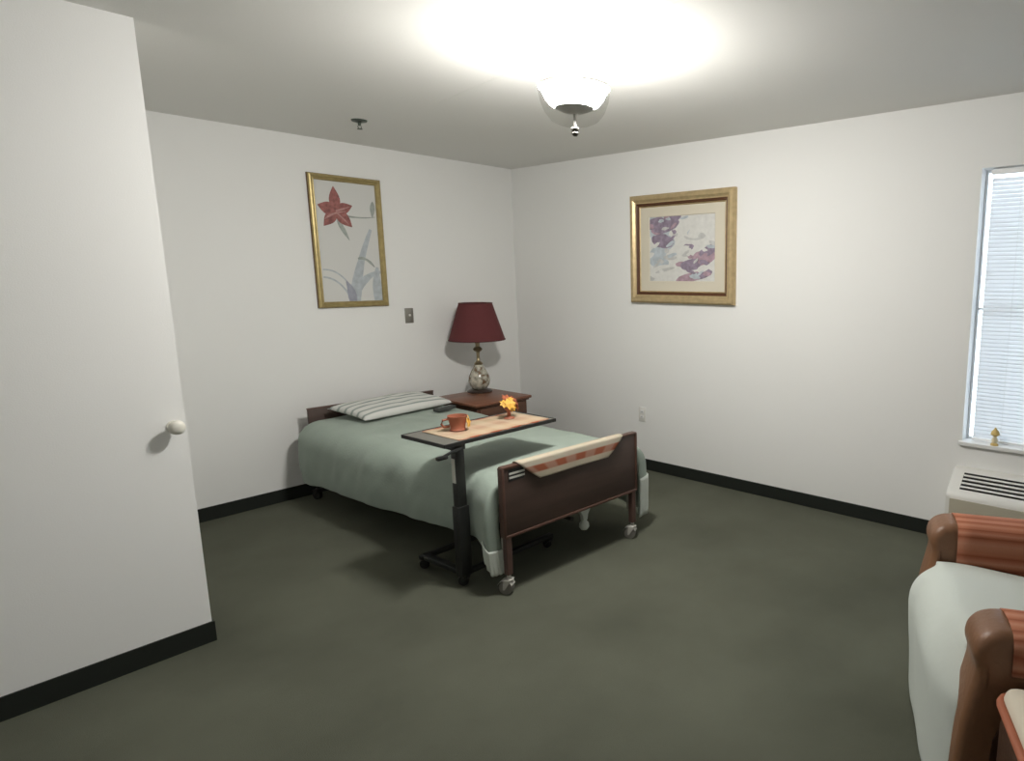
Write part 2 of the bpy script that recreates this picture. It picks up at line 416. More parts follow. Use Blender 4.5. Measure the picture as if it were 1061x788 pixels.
# ---------------------------------------------------------------- small fittings
sp = thing('sprinkler_head', 'small dark fire sprinkler head on the ceiling', 'sprinkler', (-1.712, -0.73, HC))
latheo('escutcheon', 'sprinkler_metal', sp, [(0, 0), (.045, 0), (.042, -.008), (.02, -.014), (0, -.014)], 20)
bm = B(); lathe(bm, [(0, -.014), (.008, -.014), (.008, -.03), (.004, -.032), (0, -.032)], 12)
for s in (-1, 1): tube(bm, [(s * .006, 0, -.028), (s * .012, 0, -.038), (s * .004, 0, -.05)], .0022, 6)
obj('nozzle', bm, 'sprinkler_metal', sp)
latheo('deflector', 'sprinkler_metal', sp, [(0, -.049), (.015, -.049), (.015, -.052), (0, -.052)], 16)

swt = thing('switch_plate', 'grey metal switch plate on the wall beside the lily picture', 'switch', (-1.051, 0, 1.218))
boxo('plate', 'steel_plate', swt, -.035, .035, -.006, 0, -.058, .058, .003)
boxo('toggle', 'white_plastic', swt, -.006, .006, -.018, -.006, -.004, .012, .002)
for z in (-.03, .03):
    bm = B(); lathe(bm, [(0, 0), (.0035, 0), (.003, .0015), (0, .0015)], 10); obj('screw', bm, 'steel_plate', swt, loc=(0, -.006, z), rot=(PI / 2, 0, 0))

out = thing('wall_outlet', 'white electrical outlet low on the wall beyond the bed foot', 'outlet', (0, -1.475, 0.445))
boxo('plate', 'white_plastic', out, -.006, 0, -.035, .035, -.058, .058, .003)
for z in (-.02, .02):
    s_ = boxo('socket', 'white_trim', out, -.0085, -.006, -.016, .016, z - .014, z + .014, .001)
    for y in (-.006, .006):
        bm = B(); box(bm, -.0092, -.0084, y - .0012, y + .0012, z - .003, z + .006); obj('slot', bm, 'dark_gap', s_)

kn = thing('door_pull', 'round white knob near the edge of the closet wall', 'knob', (-3.030, PY, 0.938))
for nm, pr in (('rose', [(0, 0), (.022, 0), (.022, .004), (.012, .008), (0, .008)]), ('knob', [(0, .006), (.009, .006), (.010, .022), (.022, .030), (.029, .043), (.027, .054), (.016, .062), (0, .064)])):
    o = latheo(nm, 'knob_white', kn, pr, 24); o.rotation_euler = (PI / 2, 0, 0)

# ---------------------------------------------------------------- ceiling light
LX, LY = -1.846, -2.692
cl = thing('ceiling_light', 'lit glass bowl ceiling light on a white canopy', 'ceiling light', (LX, LY, HC))
latheo('canopy', 'canopy_white', cl, [(0, 0), (.062, 0), (.064, -.008), (.056, -.028), (.036, -.044), (.014, -.05), (0, -.05)], 32)
latheo('stem', 'canopy_white', cl, [(0, -.05), (.008, -.05), (.008, -.20), (.006, -.315), (0, -.315)], 12)
# clear outer glass, pinched at the canopy, widest at the rim, closed below
latheo('glass_bowl', 'lamp_glass', cl, [(.060, -.052), (.082, -.075), (.112, -.11), (.134, -.145), (.143, -.165), (.144, -.185), (.138, -.22), (.122, -.26), (.096, -.292), (.06, -.308), (.012, -.314), (0.0065, -.314)], 48)
bm = B()
tube(bm, [(math.cos(2 * PI * i / 48) * .144, math.sin(2 * PI * i / 48) * .144, -.166) for i in range(49)], .0028, 6, caps=False)
smooth_angle(obj('glass_rim', bm, 'canopy_white', cl), 60)
df = latheo('diffuser', 'frosted_glow', cl, [(.134, -.165), (.1285, -.187), (.116, -.211), (.098, -.232), (.079, -.243)], 40)
latheo('added_lining', 'lining_dim_glow', df, [(.132, -.165), (.1265, -.186), (.114, -.209), (.096, -.229), (.079, -.2395)], 40)  # added dim skin, cuts the light thrown up at the ceiling
latheo('bottom_cap', 'canopy_white', cl, [(.0065, -.2395), (.078, -.2390), (.080, -.2440), (.064, -.2530), (.034, -.2640), (.0065, -.2670)], 40)
for s in (-1, 1):
    b_ = latheo('bulb', 'bulb_glow', cl, [(0, -.03), (.014, -.03), (.024, -.012), (.026, 0), (.020, .018), (.010, .026), (0, .028)], 16)
    b_.location = (s * .055, 0, -.16)
    l = bpy.data.lights.new('bulb_light', 'POINT'); l.energy = BULB_W; l.color = (1.0, 0.975, 0.935); l.shadow_soft_size = 0.03
    lo = bpy.data.objects.new('bulb_light', l); C.objects.link(lo); lo.parent = cl; lo.location = (s * .055, 0, -.118)
latheo('finial', 'finial_metal', cl, [(0, -.315), (.014, -.317), (.018, -.325), (.010, -.334), (.015, -.342), (.008, -.352), (0, -.354)], 16)

# ---------------------------------------------------------------- pictures
def frame_rails(name, parent, w, h, wid, prof, mt, axis):
    """mitred moulding: prof = [(inset, depth)] swept round the rectangle w x h; local x across, z up, -y out of the wall"""
    bm = B(); rings = []
    for ins, dep in prof:
        hw_, hh = w / 2 - ins, h / 2 - ins
        rings.append([bm.verts.new(p) for p in ((-hw_, -dep, -hh), (hw_, -dep, -hh), (hw_, -dep, hh), (-hw_, -dep, hh))])
    for A, D in zip(rings, rings[1:]):
        for i in range(4):
            j = (i + 1) % 4; bm.faces.new((A[i], A[j], D[j], D[i]))
    return obj(name, bm, mt, parent)
def flat(bm, pts, y, thick=0.0004):
    A = [bm.verts.new((x, y, z)) for x, z in pts]
    bm.faces.new(A)
def petal(cx, cz, ang, ln, wd, n=8, base=0.0):
    ca, sa = math.cos(ang), math.sin(ang); P = []
    for i in range(n + 1):
        t = i / n; P.append((base + t * ln, wd * math.sin(PI * min(1, t ** .8)) * .5 + .001))
    for i in range(n, -1, -1):
        t = i / n; P.append((base + t * ln, -wd * math.sin(PI * min(1, t ** .8)) * .5 - .001))
    return [(cx + ca * u - sa * v, cz + sa * u + ca * v) for u, v in P]
def strip(pts, widths):
    L, R = [], []
    for i, (x, z) in enumerate(pts):
        a = pts[max(0, i - 1)]; b = pts[min(len(pts) - 1, i + 1)]
        dx, dz = b[0] - a[0], b[1] - a[1]; d = math.hypot(dx, dz) or 1
        w_ = widths[i] / 2; L.append((x - dz / d * w_, z + dx / d * w_)); R.append((x + dz / d * w_, z - dx / d * w_))
    return L + R[::-1]
def bez(p0, p1, p2, n=10):
    return [((1 - t) ** 2 * p0[0] + 2 * t * (1 - t) * p1[0] + t * t * p2[0], (1 - t) ** 2 * p0[1] + 2 * t * (1 - t) * p1[1] + t * t * p2[1]) for t in [i / n for i in range(n + 1)]]
def blob(cx, cz, rx, rz, seed, n=22, rough=.22, rot=0):
    P = []
    for i in range(n):
        a = 2 * PI * i / n
        k = 1 + rough * noise.noise(Vector((math.cos(a) * 1.3 + seed * 7.1, math.sin(a) * 1.3, seed)))
        k += rough * .5 * noise.noise(Vector((math.cos(a) * 3.1 + seed * 3.7, math.sin(a) * 3.1, seed + 4)))
        x, z = rx * k * math.cos(a), rz * k * math.sin(a)
        P.append((cx + x * math.cos(rot) - z * math.sin(rot), cz + x * math.sin(rot) + z * math.cos(rot)))
    return P
def clip_poly(P, x0, x1, z0, z1):
    def cut(P, f, g):
        O = []
        for i in range(len(P)):
            a, b = P[i - 1], P[i]; fa, fb = f(a), f(b)
            if fa >= 0: O.append(a)
            if (fa >= 0) != (fb >= 0):
                t = fa / (fa - fb); O.append((a[0] + (b[0] - a[0]) * t, a[1] + (b[1] - a[1]) * t))
        return O
    for f in (lambda p: p[0] - x0, lambda p: x1 - p[0], lambda p: p[1] - z0, lambda p: z1 - p[1]):
        if len(P) < 3: return []
        P = cut(P, f, None)
    return P

lp = thing('framed_picture', 'tall gold framed picture of a red lily on the wall', 'picture', (-1.4685, 0, 1.7545))
W_, H_ = 0.505, 0.905
frame_rails('frame', lp, W_, H_, .05, [(0, 0), (0, .018), (.006, .026), (.016, .028), (.028, .020), (.034, .021), (.040, .014), (.040, .002)], 'gold_frame', 'y')
frame_rails('outer_edge', lp, W_ + .004, H_ + .004, .01, [(0, 0.0005), (0, .012), (.004, .016)], 'frame_brown', 'y')
bm = B(); box(bm, -W_ / 2 + .036, W_ / 2 - .036, -.006, -.002, -H_ / 2 + .036, H_ / 2 - .036); pr = obj('print', bm, 'print_paper', lp)
ix, iz = W_ / 2 - .041, H_ / 2 - .041
def ink(name, mt, polys, y):
    for k, P in enumerate(polys):
        P = clip_poly(P, -ix, ix, -iz, iz)
        if len(P) < 3: continue
        bm = B(); flat(bm, P, y - k * .00003)
        bmesh.ops.triangulate(bm, faces=bm.faces[:])
        obj(name, bm, mt, pr)
fc = (-0.078, 0.215)      # centre of the bloom
ink('leaf_shape', 'ink_blue_grey', [strip(bez((0.01, -.42), (.03, -.2), (.16, .10), 12), [.07, .075, .08, .08, .075, .065, .06, .05, .045, .04, .035, .03, .02]),
     strip(bez((0.02, -.36), (.09, -.22), (.21, -.205), 10), [.05] * 6 + [.04, .035, .03, .025, .02]),
     strip(bez((0.185, -.42), (.17, -.25), (.19, -.17), 8), [.06, .07, .07, .07, .06, .05, .04, .03, .02]),
     strip(bez((-0.02, -.40), (-.08, -.25), (-.2, -.24), 10), [.012] * 11),
     strip(bez((-0.02, -.30), (-.10, -.18), (-.2, -.19), 10), [.010] * 11)], -.0064)
ink('leaf_shape', 'ink_slate', [strip(bez((-0.005, -.42), (-.01, -.33), (-.045, -.27), 8), [.05, .06, .065, .06, .055, .045, .035, .02, .01])], -.0067)
ink('stem_shape', 'ink_grey_green', [strip(bez((fc[0] + .05, fc[1] - .03), (.1, .17), (.2, .19), 10), [.016, .014, .013, .012, .010, .010, .009, .008, .007, .006, .005]),
     strip(bez((.05, -.11), (.11, -.09), (.17, -.17), 8), [.01, .02, .022, .02, .015, .018, .02, .014, .006]),
     petal(fc[0] + .0, fc[1] - .05, math.radians(-62), .17, .03), petal(.19, .30, math.radians(-95), .12, .035)], -.0069)
ink('petal_shape', 'ink_red', [petal(*fc, math.radians(a), l, w2) for a, l, w2 in ((92, .165, .075), (165, .125, .085), (20, .125, .075), (-130, .14, .075), (-45, .15, .08))] + [blob(*fc, .055, .05, 3)], -.0072)
ink('petal_shape', 'ink_red_light', [strip(bez((fc[0], fc[1]), (fc[0] + .04, fc[1] + .01), (fc[0] + .10, fc[1] + .035)), [.012] * 6 + [.01, .008, .006, .004, .002]),
     strip(bez((fc[0] - .08, fc[1] - .06), (fc[0] - .02, fc[1] - .01), (fc[0] + .07, fc[1] + .0)), [.004, .01, .014, .014, .014, .012, .012, .01, .008, .006, .003]),
     strip(bez((fc[0], fc[1] - .01), (fc[0] + .05, fc[1] - .05), (fc[0] + .085, fc[1] - .09)), [.01] * 6 + [.01, .008, .006, .004, .002])], -.0075)

fp = thing('framed_picture', 'square gold framed picture of white and violet blossoms in cream mat', 'picture', (0, -1.8605, 1.7155), -PI / 2)
W_, H_ = 0.932, 0.786
frame_rails('frame', fp, W_, H_, .09, [(0, 0), (0, .03), (.012, .04), (.034, .042), (.052, .030), (.060, .028)], 'gold_pale', 'x')
frame_rails('inner_lip', fp, W_ - .12, H_ - .12, .02, [(0, .028), (.008, .020), (.012, .022), (.020, .010), (.020, .004)], 'frame_brown', 'x')
frame_rails('gold_fillet', fp, W_ - .158, H_ - .158, .01, [(0, .012), (.004, .016), (.010, .010), (.010, .004)], 'gold_pale', 'x')
mw, mh = W_ / 2 - .084, H_ / 2 - .084
pw, ph = 0.292, 0.232
bm = B()      # mat board with a bevelled opening
R0 = [bm.verts.new(p) for p in ((-mw, -.010, -mh), (mw, -.010, -mh), (mw, -.010, mh), (-mw, -.010, mh))]
R1 = [bm.verts.new((sx * (pw + .004), -.010, sz * (ph + .004))) for sx, sz in ((-1, -1), (1, -1), (1, 1), (-1, 1))]
R2 = [bm.verts.new((sx * pw, -.006, sz * ph)) for sx, sz in ((-1, -1), (1, -1), (1, 1), (-1, 1))]
for A, D in ((R0, R1), (R1, R2)):
    for i in range(4): bm.faces.new((A[i], A[(i + 1) % 4], D[(i + 1) % 4], D[i]))
obj('mat_board', bm, 'mat_board', fp)
bm = B(); box(bm, -pw - .01, pw + .01, -.0055, -.002, -ph - .01, ph + .01); pr = obj('print', bm, 'ink_petal', fp)
ix, iz = pw, ph
# picture x runs left (-pw) to right (+pw) as seen
ink('sky_shape', 'ink_sky', [blob(-.20, .17, .12, .10, 1), blob(-.20, -.06, .12, .08, 2), blob(-.12, .05, .06, .05, 5)], -.0057)
ink('shadow_shape', 'ink_violet', [blob(-.16, .20, .17, .045, 3, rot=.15), blob(-.13, .165, .12, .045, 8, rot=.2), blob(-.17, .055, .11, .05, 4, rot=-.15), blob(.07, .012, .045, .022, 6), blob(.09, -.115, .10, .04, 7, rot=.1), blob(.235, -.02, .075, .035, 9, rot=.3),
     blob(.20, -.18, .08, .03, 12, rot=.3)], -.0059)
ink('bloom_shape', 'ink_mauve', [blob(.19, -.07, .11, .05, 10, rot=.2), blob(.10, -.20, .15, .035, 11, rot=.15), blob(-.22, .135, .06, .03, 13), blob(.0, -.11, .05, .02, 17)], -.0058)
ink('bloom_shape', 'ink_petal', [blob(.13, .12, .17, .10, 14), blob(-.02, -.04, .13, .055, 15, rot=.1), blob(-.17, -.17, .16, .05, 16, rot=.15), blob(.2, -.14, .07, .025, 18, rot=.3)], -.0061)
ink('bloom_shape', 'ink_petal_shade', [strip(bez((.02, .09), (.10, .04), (.20, .08)), [.01, .016, .018, .016, .014, .012, .012, .016, .018, .012, .004]), blob(.18, .085, .03, .02, 21), blob(-.05, .10, .03, .012, 22), blob(-.10, -.06, .06, .02, 23), blob(-.15, -.15, .09, .012, 24, rot=.2)], -.0063)

rs = random.Random(5)
for k in range(46):
    x, z = rs.uniform(-pw, pw), rs.uniform(-ph, ph)
    dark = (x < -.05 and z > .0) or (x > -.02 and z < -.06)
    mt = rs.choice(['ink_violet', 'ink_mauve', 'ink_sky', 'ink_petal_shade', 'ink_petal']) if dark else rs.choice(['ink_petal', 'ink_petal_shade', 'ink_petal', 'ink_petal', 'ink_sky'])
    ink('brush_mark', mt, [blob(x, z, rs.uniform(.02, .05), rs.uniform(.008, .02), 40 + k, n=12, rough=.5, rot=rs.uniform(-.5, .7))], -.0066 - k * .00002)
# ---------------------------------------------------------------- hospital bed (local: +y towards the head, x across)
TH = math.radians(-2.12)
BC = (-1.50, -1.23, 0)
bed = thing('hospital_bed', 'brown hospital bed with wooden end boards and grey casters', 'bed', BC, TH)
def panel(name, y0, y1, z0, z1, hw_):
    bm = B(); box(bm, -hw_, hw_, y0, y1, z0, z1, .006, 2)
    return smooth_angle(obj(name, bm, 'bed_walnut', bed), 35)
hb = panel('headboard', 1.055, 1.08, 0.30, 0.635, .458)
boxo('edge_strip', 'bed_edge', hb, -.459, .459, 1.054, 1.081, .632, .642, .003)
fb = panel('footboard', -1.095, -1.068, 0.295, 0.632, .458)
for s in (-1, 1): boxo('edge_strip', 'bed_edge', fb, s * .455 - .007, s * .455 + .007, -1.100, -1.063, .295, .635, .003)
boxo('edge_strip', 'bed_edge', fb, -.458, .458, -1.100, -1.063, .288, .302, .003)
boxo('edge_strip', 'bed_edge', fb, -.458, .458, -1.100, -1.063, .628, .640, .003)
st = boxo('label_sticker', 'sticker_black', fb, -.425, -.335, -1.0965, -1.0955, .565, .622)
for z in (.582, .602): boxo('print_line', 'sticker_white', st, -.42, -.33, -1.0972, -1.0966, z - .005, z + .005)
# frame: side rails, cross members, deck
for s in (-1, 1): boxo('side_rail', 'bed_rail_metal', bed, s * .42 - .02, s * .42 + .02, -1.06, 1.05, .27, .32, .004)
for y in (-.95, -.35, .3, .95): boxo('cross_member', 'bed_rail_metal', bed, -.40, .40, y - .02, y + .02, .275, .315, .004)
boxo('motor_box', 'bed_rail_metal', bed, -.16, .16, -.72, -.40, .10, .27, .015)
tubeo('drive_rod', 'bed_rail_metal', bed, [(0, -1.05, .24), (0, -.3, .24)], .012)
boxo('mattress', 'mattress_ticking', bed, -.44, .44, -1.02, 1.045, .322, .515, .05, seg=4)
def caster(parent, x, y, wheel_r=.036, fork='caster_grey', tyre='rubber_black', stem_top=.10, wid=.026, dirn=0.4):
    c = bpy.data.objects.new('caster', None); C.objects.link(c)
    bm = B()
    lathe(bm, [(0, stem_top), (.010, stem_top), (.010, wheel_r * 2 + .012), (.022, wheel_r * 2 + .010), (.022, wheel_r * 2 + .004), (0, wheel_r * 2 + .004)], 14)
    for s in (-1, 1):
        prism(bm, [(-.018, wheel_r * 2 + .008), (.020, wheel_r * 2 + .008), (.012 + .012, wheel_r * .8), (.004 + .012, wheel_r * .8)], 'x', s * (wid / 2 + .004) - .002, s * (wid / 2 + .004) + .002)
    # hood over the wheel
    n = 8
    for i in range(n):
        a, b2 = PI * (.1 + .75 * i / n), PI * (.1 + .75 * (i + 1) / n); R = wheel_r + .007
        v = [bm.verts.new((sx, .015 + R * math.cos(t), wheel_r + R * math.sin(t))) for t, sx in ((a, -wid / 2 - .004), (b2, -wid / 2 - .004), (b2, wid / 2 + .004), (a, wid / 2 + .004))]
        bm.faces.new(v)
    fk = smooth_angle(obj('caster', bm, fork, parent, loc=(x, y, 0), rot=(0, 0, dirn)), 40)
    bpy.data.objects.remove(c)
    for s in (-1, 1):
        bm = B(); lathe(bm, [(0, -wid / 4 + .001), (wheel_r * .8, -wid / 4 + .001), (wheel_r, -wid / 4 + .004), (wheel_r, wid / 4 - .004), (wheel_r * .8, wid / 4 - .001), (0, wid / 4 - .001)], 20)
        smooth_angle(obj('wheel', bm, tyre, fk, loc=(s * wid / 4, .015, wheel_r), rot=(0, PI / 2, 0)), 40)
    return fk
for s in (-1, 1):
    bm = B(); box(bm, s * .435 - .016, s * .435 + .016, -1.095, -1.063, .10, .30, .004)
    obj('leg', bm, 'bed_brown_metal', bed)
    boxo('leg_bracket', 'caster_grey', bed, s * .435 - .012, s * .435 + .012, -1.062, -1.045, .17, .33, .003)
    bm = B(); box(bm, s * .435 - .016, s * .435 + .016, 1.055, 1.08, .10, .31, .004); obj('leg', bm, 'bed_brown_metal', bed)
    caster(bed, s * .435, -1.08, .034, 'caster_grey', 'wheel_grey', .12, .036, .5)
    caster(bed, s * .435, 1.065, .034, 'bed_rail_metal', 'rubber_black', .12, .034, .3)
# white folding crank under the foot board
bm = B()
prism(bm, [(.055, .275), (.145, .275), (.120, .235), (.114, .205), (.088, .205), (.083, .235)], 'y', -1.045, -1.02)
lathe(bm, [(0, .21), (.014, .21), (.017, .195), (.026, .185), (.028, .165), (.018, .150), (0, .148)], 18, .10, -1.032)
smooth_angle(obj('crank_handle', bm, 'lace_white', bed), 50)

# ---------------------------------------------------------------- comforter
def lerp(a, b, t): return a + (b - a) * t
def ramp(v, pts):
    for (a, fa), (b, fb_) in zip(pts, pts[1:]):
        if v <= b: return lerp(fa, fb_, (v - a) / (b - a))
    return pts[-1][1]
def sstep(a, b, v):
    t = max(0, min(1, (v - a) / (b - a))); return t * t * (3 - 2 * t)
NU, NV = 72, 96
def comf(u, v):
    # u: 0 left hem -> 1 right hem;  v: 0 head -> 1 foot
    y = lerp(1.03, -1.045, v)
    zt = 0.560 + .004 * math.sin(9 * v) - .02 * sstep(.95, 1, v)
    # extents of the two sides
    fold_in = max(0, v - .97) / .03                    # last rows close the foot end
    v = min(v / .97, 1.0); y = lerp(1.03, -1.042, v) - .006 * fold_in
    wl = lerp(.560, .490, min(1, v * 1.1)) + .02 * sstep(.92, 1, v)
    wr = lerp(.458, .57, sstep(.36, .62, v)) + .04 * sstep(.85, 1, v)
    hl = ramp(v, [(0, .145), (.12, .170), (.5, .195), (.8, .235), (.93, .245), (.965, .20), (1, .115)])
    hr = ramp(v, [(0, .30), (.5, .24), (.85, .20), (1, .11)])
    # cross profile
    seg = [('L', .30), ('T', .40), ('R', .30)]
    if u < .30:
        t = u / .30                                   # 0 hem -> 1 shoulder
        x0, w_, h_, sgn = None, wl, hl, -1
    elif u > .70:
        t = (1 - u) / .30; w_, h_, sgn = wr, hr, 1
    else: t = None
    if t is None:
        k = (u - .30) / .40
        x = lerp(-.385, .385, k)
        z = zt + .012 * (1 - (2 * k - 1) ** 2)
        nz = .006 * noise.noise(Vector((x * 5, y * 4, 1.3))) + .003 * noise.noise(Vector((x * 14, y * 11, 4)))
        z += nz
    else:
        ts = .45                                       # above this the shoulder curve, below the hanging side
        if t > ts:
            a = (t - ts) / (1 - ts)                    # 0 at side -> 1 at top
            ang_ = a * PI / 2
            x = sgn * (.385 + (w_ - .385) * math.cos(ang_) ** .85)
            zs = zt - .16
            z = zs + .16 * math.sin(ang_) ** .9
        else:
            a = t / ts
            zs = zt - .16
            z = lerp(h_, zs, a)
            x = sgn * (w_ + .008 * math.sin(PI * a) - .012 * (1 - a))
        fold = (.014 * noise.noise(Vector((sgn * 3, y * 5.5, z * 2.2))) + .006 * noise.noise(Vector((sgn * 5, y * 13 + z * 6, z * 7))))
        amp = 1 - .8 * sstep(.5, 1, t)
        if sgn > 0 and v < .45: amp *= .3
        x += sgn * fold * amp
        z += .004 * noise.noise(Vector((y * 6, sgn, z * 5)))
        # ruffled foot corners
        x += sgn * .007 * math.sin(38 * (1 - v) * 2 + z * 4) * sstep(.9, 1, v) * (1 - sstep(.35, .8, t))
    x *= 1 - .14 * fold_in
    return (x, y, z)
bm = B(); grid_mesh(bm, comf, NU, NV)
cf = obj('comforter', bm, 'comforter_green', None, True, loc=BC, rot=(0, 0, TH))
solid(cf, 0.016, -1); subs(cf, 1)
tag(cf, 'sage green comforter spread over the hospital bed', 'comforter')
# white lace hems at the two foot corners
for s in (-1, 1):
    def lace(u, v, s=s):
        p = lerp(.945 if s < 0 else .86, 1.0, u); q = lerp(.0, .055 if s < 0 else .11, v)
        x, y, z = comf(q if s < 0 else 1 - q, p)
        f = sstep(.955, .985, p)
        rf = .005 + .004 * math.sin(u * 34) * (1 - v)
        return (x + s * rf * (1 - .5 * f), y - rf * f, z - .014 * (1 - v))
    bm = B(); grid_mesh(bm, lace, 30, 10); solid(obj('lace_hem', bm, 'lace_white', cf, True), .004, 0)

# ---------------------------------------------------------------- pillow
def pillow_mesh(w_, d_, h_, nu=36, nv=24):
    bm = B(); L = bm.loops.layers.uv.verify()
    def pt(u, v, top):
        x = (u - .5) * w_; y = (v - .5) * d_
        e = (4 * u * (1 - u)) * (4 * v * (1 - v))
        hgt = h_ * .5 * e ** .30
        pin = 1 - .07 * (abs(2 * u - 1) ** 4 * (1 - abs(2 * v - 1) ** 2)) - 0
        pin2 = 1 - .07 * (abs(2 * v - 1) ** 4 * (1 - abs(2 * u - 1) ** 2))
        w = .008 * noise.noise(Vector((u * 7, v * 5, 2 if top else 9))) * (e ** .5)
        flatb = hgt + w if top else -hgt * .55 + w * .2
        return (x * pin, y * pin2, flatb)
    grids = {}
    for top in (True, False):
        V = {}
        for i in range(nu + 1):
            for j in range(nv + 1):
                if not top and (i in (0, nu) or j in (0, nv)): V[i, j] = grids[True][i, j]
                else: V[i, j] = bm.verts.new(pt(i / nu, j / nv, top))
        grids[top] = V
        for i in range(nu):
            for j in range(nv):
                f = bm.faces.new((V[i, j], V[i + 1, j], V[i + 1, j + 1], V[i, j + 1]))
                for l, (a, b2) in zip(f.loops, ((i, j), (i + 1, j), (i + 1, j + 1), (i, j + 1))): l[L].uv = (a / nu, b2 / nv)
    return bm
pl = obj('pillow', pillow_mesh(.72, .41, .10), 'pillow_stripe', None, True, loc=(-1.445, -.385, .617), rot=(math.radians(5), 0, math.radians(7)))
tag(pl, 'white pillow with grey-green stripes at the head of bed', 'pillow')

# dark grey box with small buttons beside the pillow
hs = thing('dark_box', 'dark grey box lying on the bed beside the pillow', 'dark_box', (-1.215, -.66, .578), math.radians(12))
boxo('case', 'box_dark_grey', hs, -.085, .085, -.028, .028, 0, .026, .008)
for i in range(4): boxo('button', 'box_button', hs, -.06 + i * .03, -.042 + i * .03, -.01, .01, .025, .029, .001)

# ---------------------------------------------------------------- towel over the foot board (bed local frame)
def towel(u, v):
    # u across, v: 0 behind the board on the bed -> 1 front lower edge
    back, over = .34, .46
    yb, yf, zt = -1.060, -1.1045, .6445
    if v < back:
        a = v / back; z = lerp(.588, zt, a ** .7); y = lerp(-1.005, yb, a ** .8); hw_ = lerp(.33, .355, a)
    elif v < over:
        a = (v - back) / (over - back); y = lerp(yb, yf, a); z = zt + .004 * math.sin(PI * a); hw_ = .355
    else:
        a = (v - over) / (1 - over); z = lerp(zt, .545, a); y = yf - .003 * math.sin(PI * a) - .003 * a
        hw_ = lerp(.355, .235, a ** 1.15)
    x = lerp(-hw_, hw_, u) - .015
    y -= .004 * math.sin(u * 9) * (1 if v > over else .2) * .5
    return (x, y, z)
bm = B(); grid_mesh(bm, towel, 40, 30)
# pattern runs with the drop: the upper part of the hanging face is v = .46
tw = obj('cloth_runner', bm, 'plaid_towel', None, True, loc=BC, rot=(0, 0, TH)); solid(tw, .003, 0)
uvl = tw.data.uv_layers[0].data
for d in uvl:
    v = d.uv[1]; d.uv = (d.uv[0] * 1.02 + .04, max(0.0, min(.999, (v - .40) / .60 if v > .40 else (0.40 - v) * .3)))
tag(tw, 'cream and rust plaid cloth hung over the footboard', 'cloth')

# ---------------------------------------------------------------- overbed table
TZ = 0.752
ot = thing('overbed_table', 'black wheeled overbed table reaching over the bed', 'table', (-1.815, -1.925, 0), math.radians(1.5))
TW, TD = .345, .170
boxo('tabletop', 'table_laminate', ot, -TW, TW, -TD, TD, TZ - .016, TZ, .004)
bm = B()
for (x0, x1, y0, y1) in ((-TW - .006, -TW, -TD - .006, TD + .006), (TW, TW + .006, -TD - .006, TD + .006), (-TW, TW, -TD - .006, -TD), (-TW, TW, TD, TD + .006)):
    box(bm, x0, x1, y0, y1, TZ - .017, TZ + .001, .001, 1)
obj('edge_band', bm, 'table_edge', ot)
boxo('support_arm', 'black_metal', ot, -.27, .10, -.10, -.05, TZ - .036, TZ - .0165, .004)
boxo('support_foot', 'black_metal', ot, -.275, -.215, -.145, -.05, TZ - .052, TZ - .0165, .004)
CX, CYL = -.245, -.12
boxo('column', 'column_metal', ot, CX - .026, CX + .026, CYL - .020, CYL + .020, .055, TZ - .05, .006)
boxo('sleeve', 'black_metal', ot, CX - .032, CX + .032, CYL - .026, CYL + .026, .06, .42, .006)
boxo('label_sticker', 'sticker_white', ot, CX - .0285, CX - .0262, CYL - .012, CYL + .012, .54, .66)
bm = B(); tube(bm, [(CX - .01, CYL - .05, TZ - .036), (CX - .07, CYL - .055, TZ - .04), (CX - .11, CYL - .055, TZ - .052)], [.007, .008, .007], 8)
box(bm, CX - .15, CX - .095, CYL - .067, CYL - .043, TZ - .066, TZ - .048, .006)
smooth_angle(obj('height_lever', bm, 'black_metal', ot))
# H base
boxo('base_bar', 'black_metal', ot, CX - .022, CX + .022, -.14, .225, .060, .085, .006)
for y in (-.12, .21):
    boxo('base_leg', 'black_metal', ot, CX - .03, .34, y - .018, y + .018, .058, .083, .006)
    caster(ot, CX + .01, y, .024, 'black_metal', 'rubber_black', .062, .024, .6)
    caster(ot, .32, y, .024, 'black_metal', 'rubber_black', .062, .024, .2)

rn = thing('table_runner', 'cream and rust patterned runner lying on the overbed table', 'runner', (-1.80, -1.93, TZ + .0025), math.radians(1.5))
def runner(u, v):
    x = lerp(-.275, .30, u); y = lerp(-.163, .155, v)
    if v < .001: y += .008 * (0.5 + .5 * math.cos(u * 2 * PI * 9))
    if v > .999: y -= .008 * (0.5 + .5 * math.cos(u * 2 * PI * 9))
    return (x, y, .0012 * noise.noise(Vector((x * 9, y * 9, 0))))
bm = B(); grid_mesh(bm, runner, 60, 16)
solid(obj('cloth', bm, 'runner_cloth', rn, True), .0025, 0)

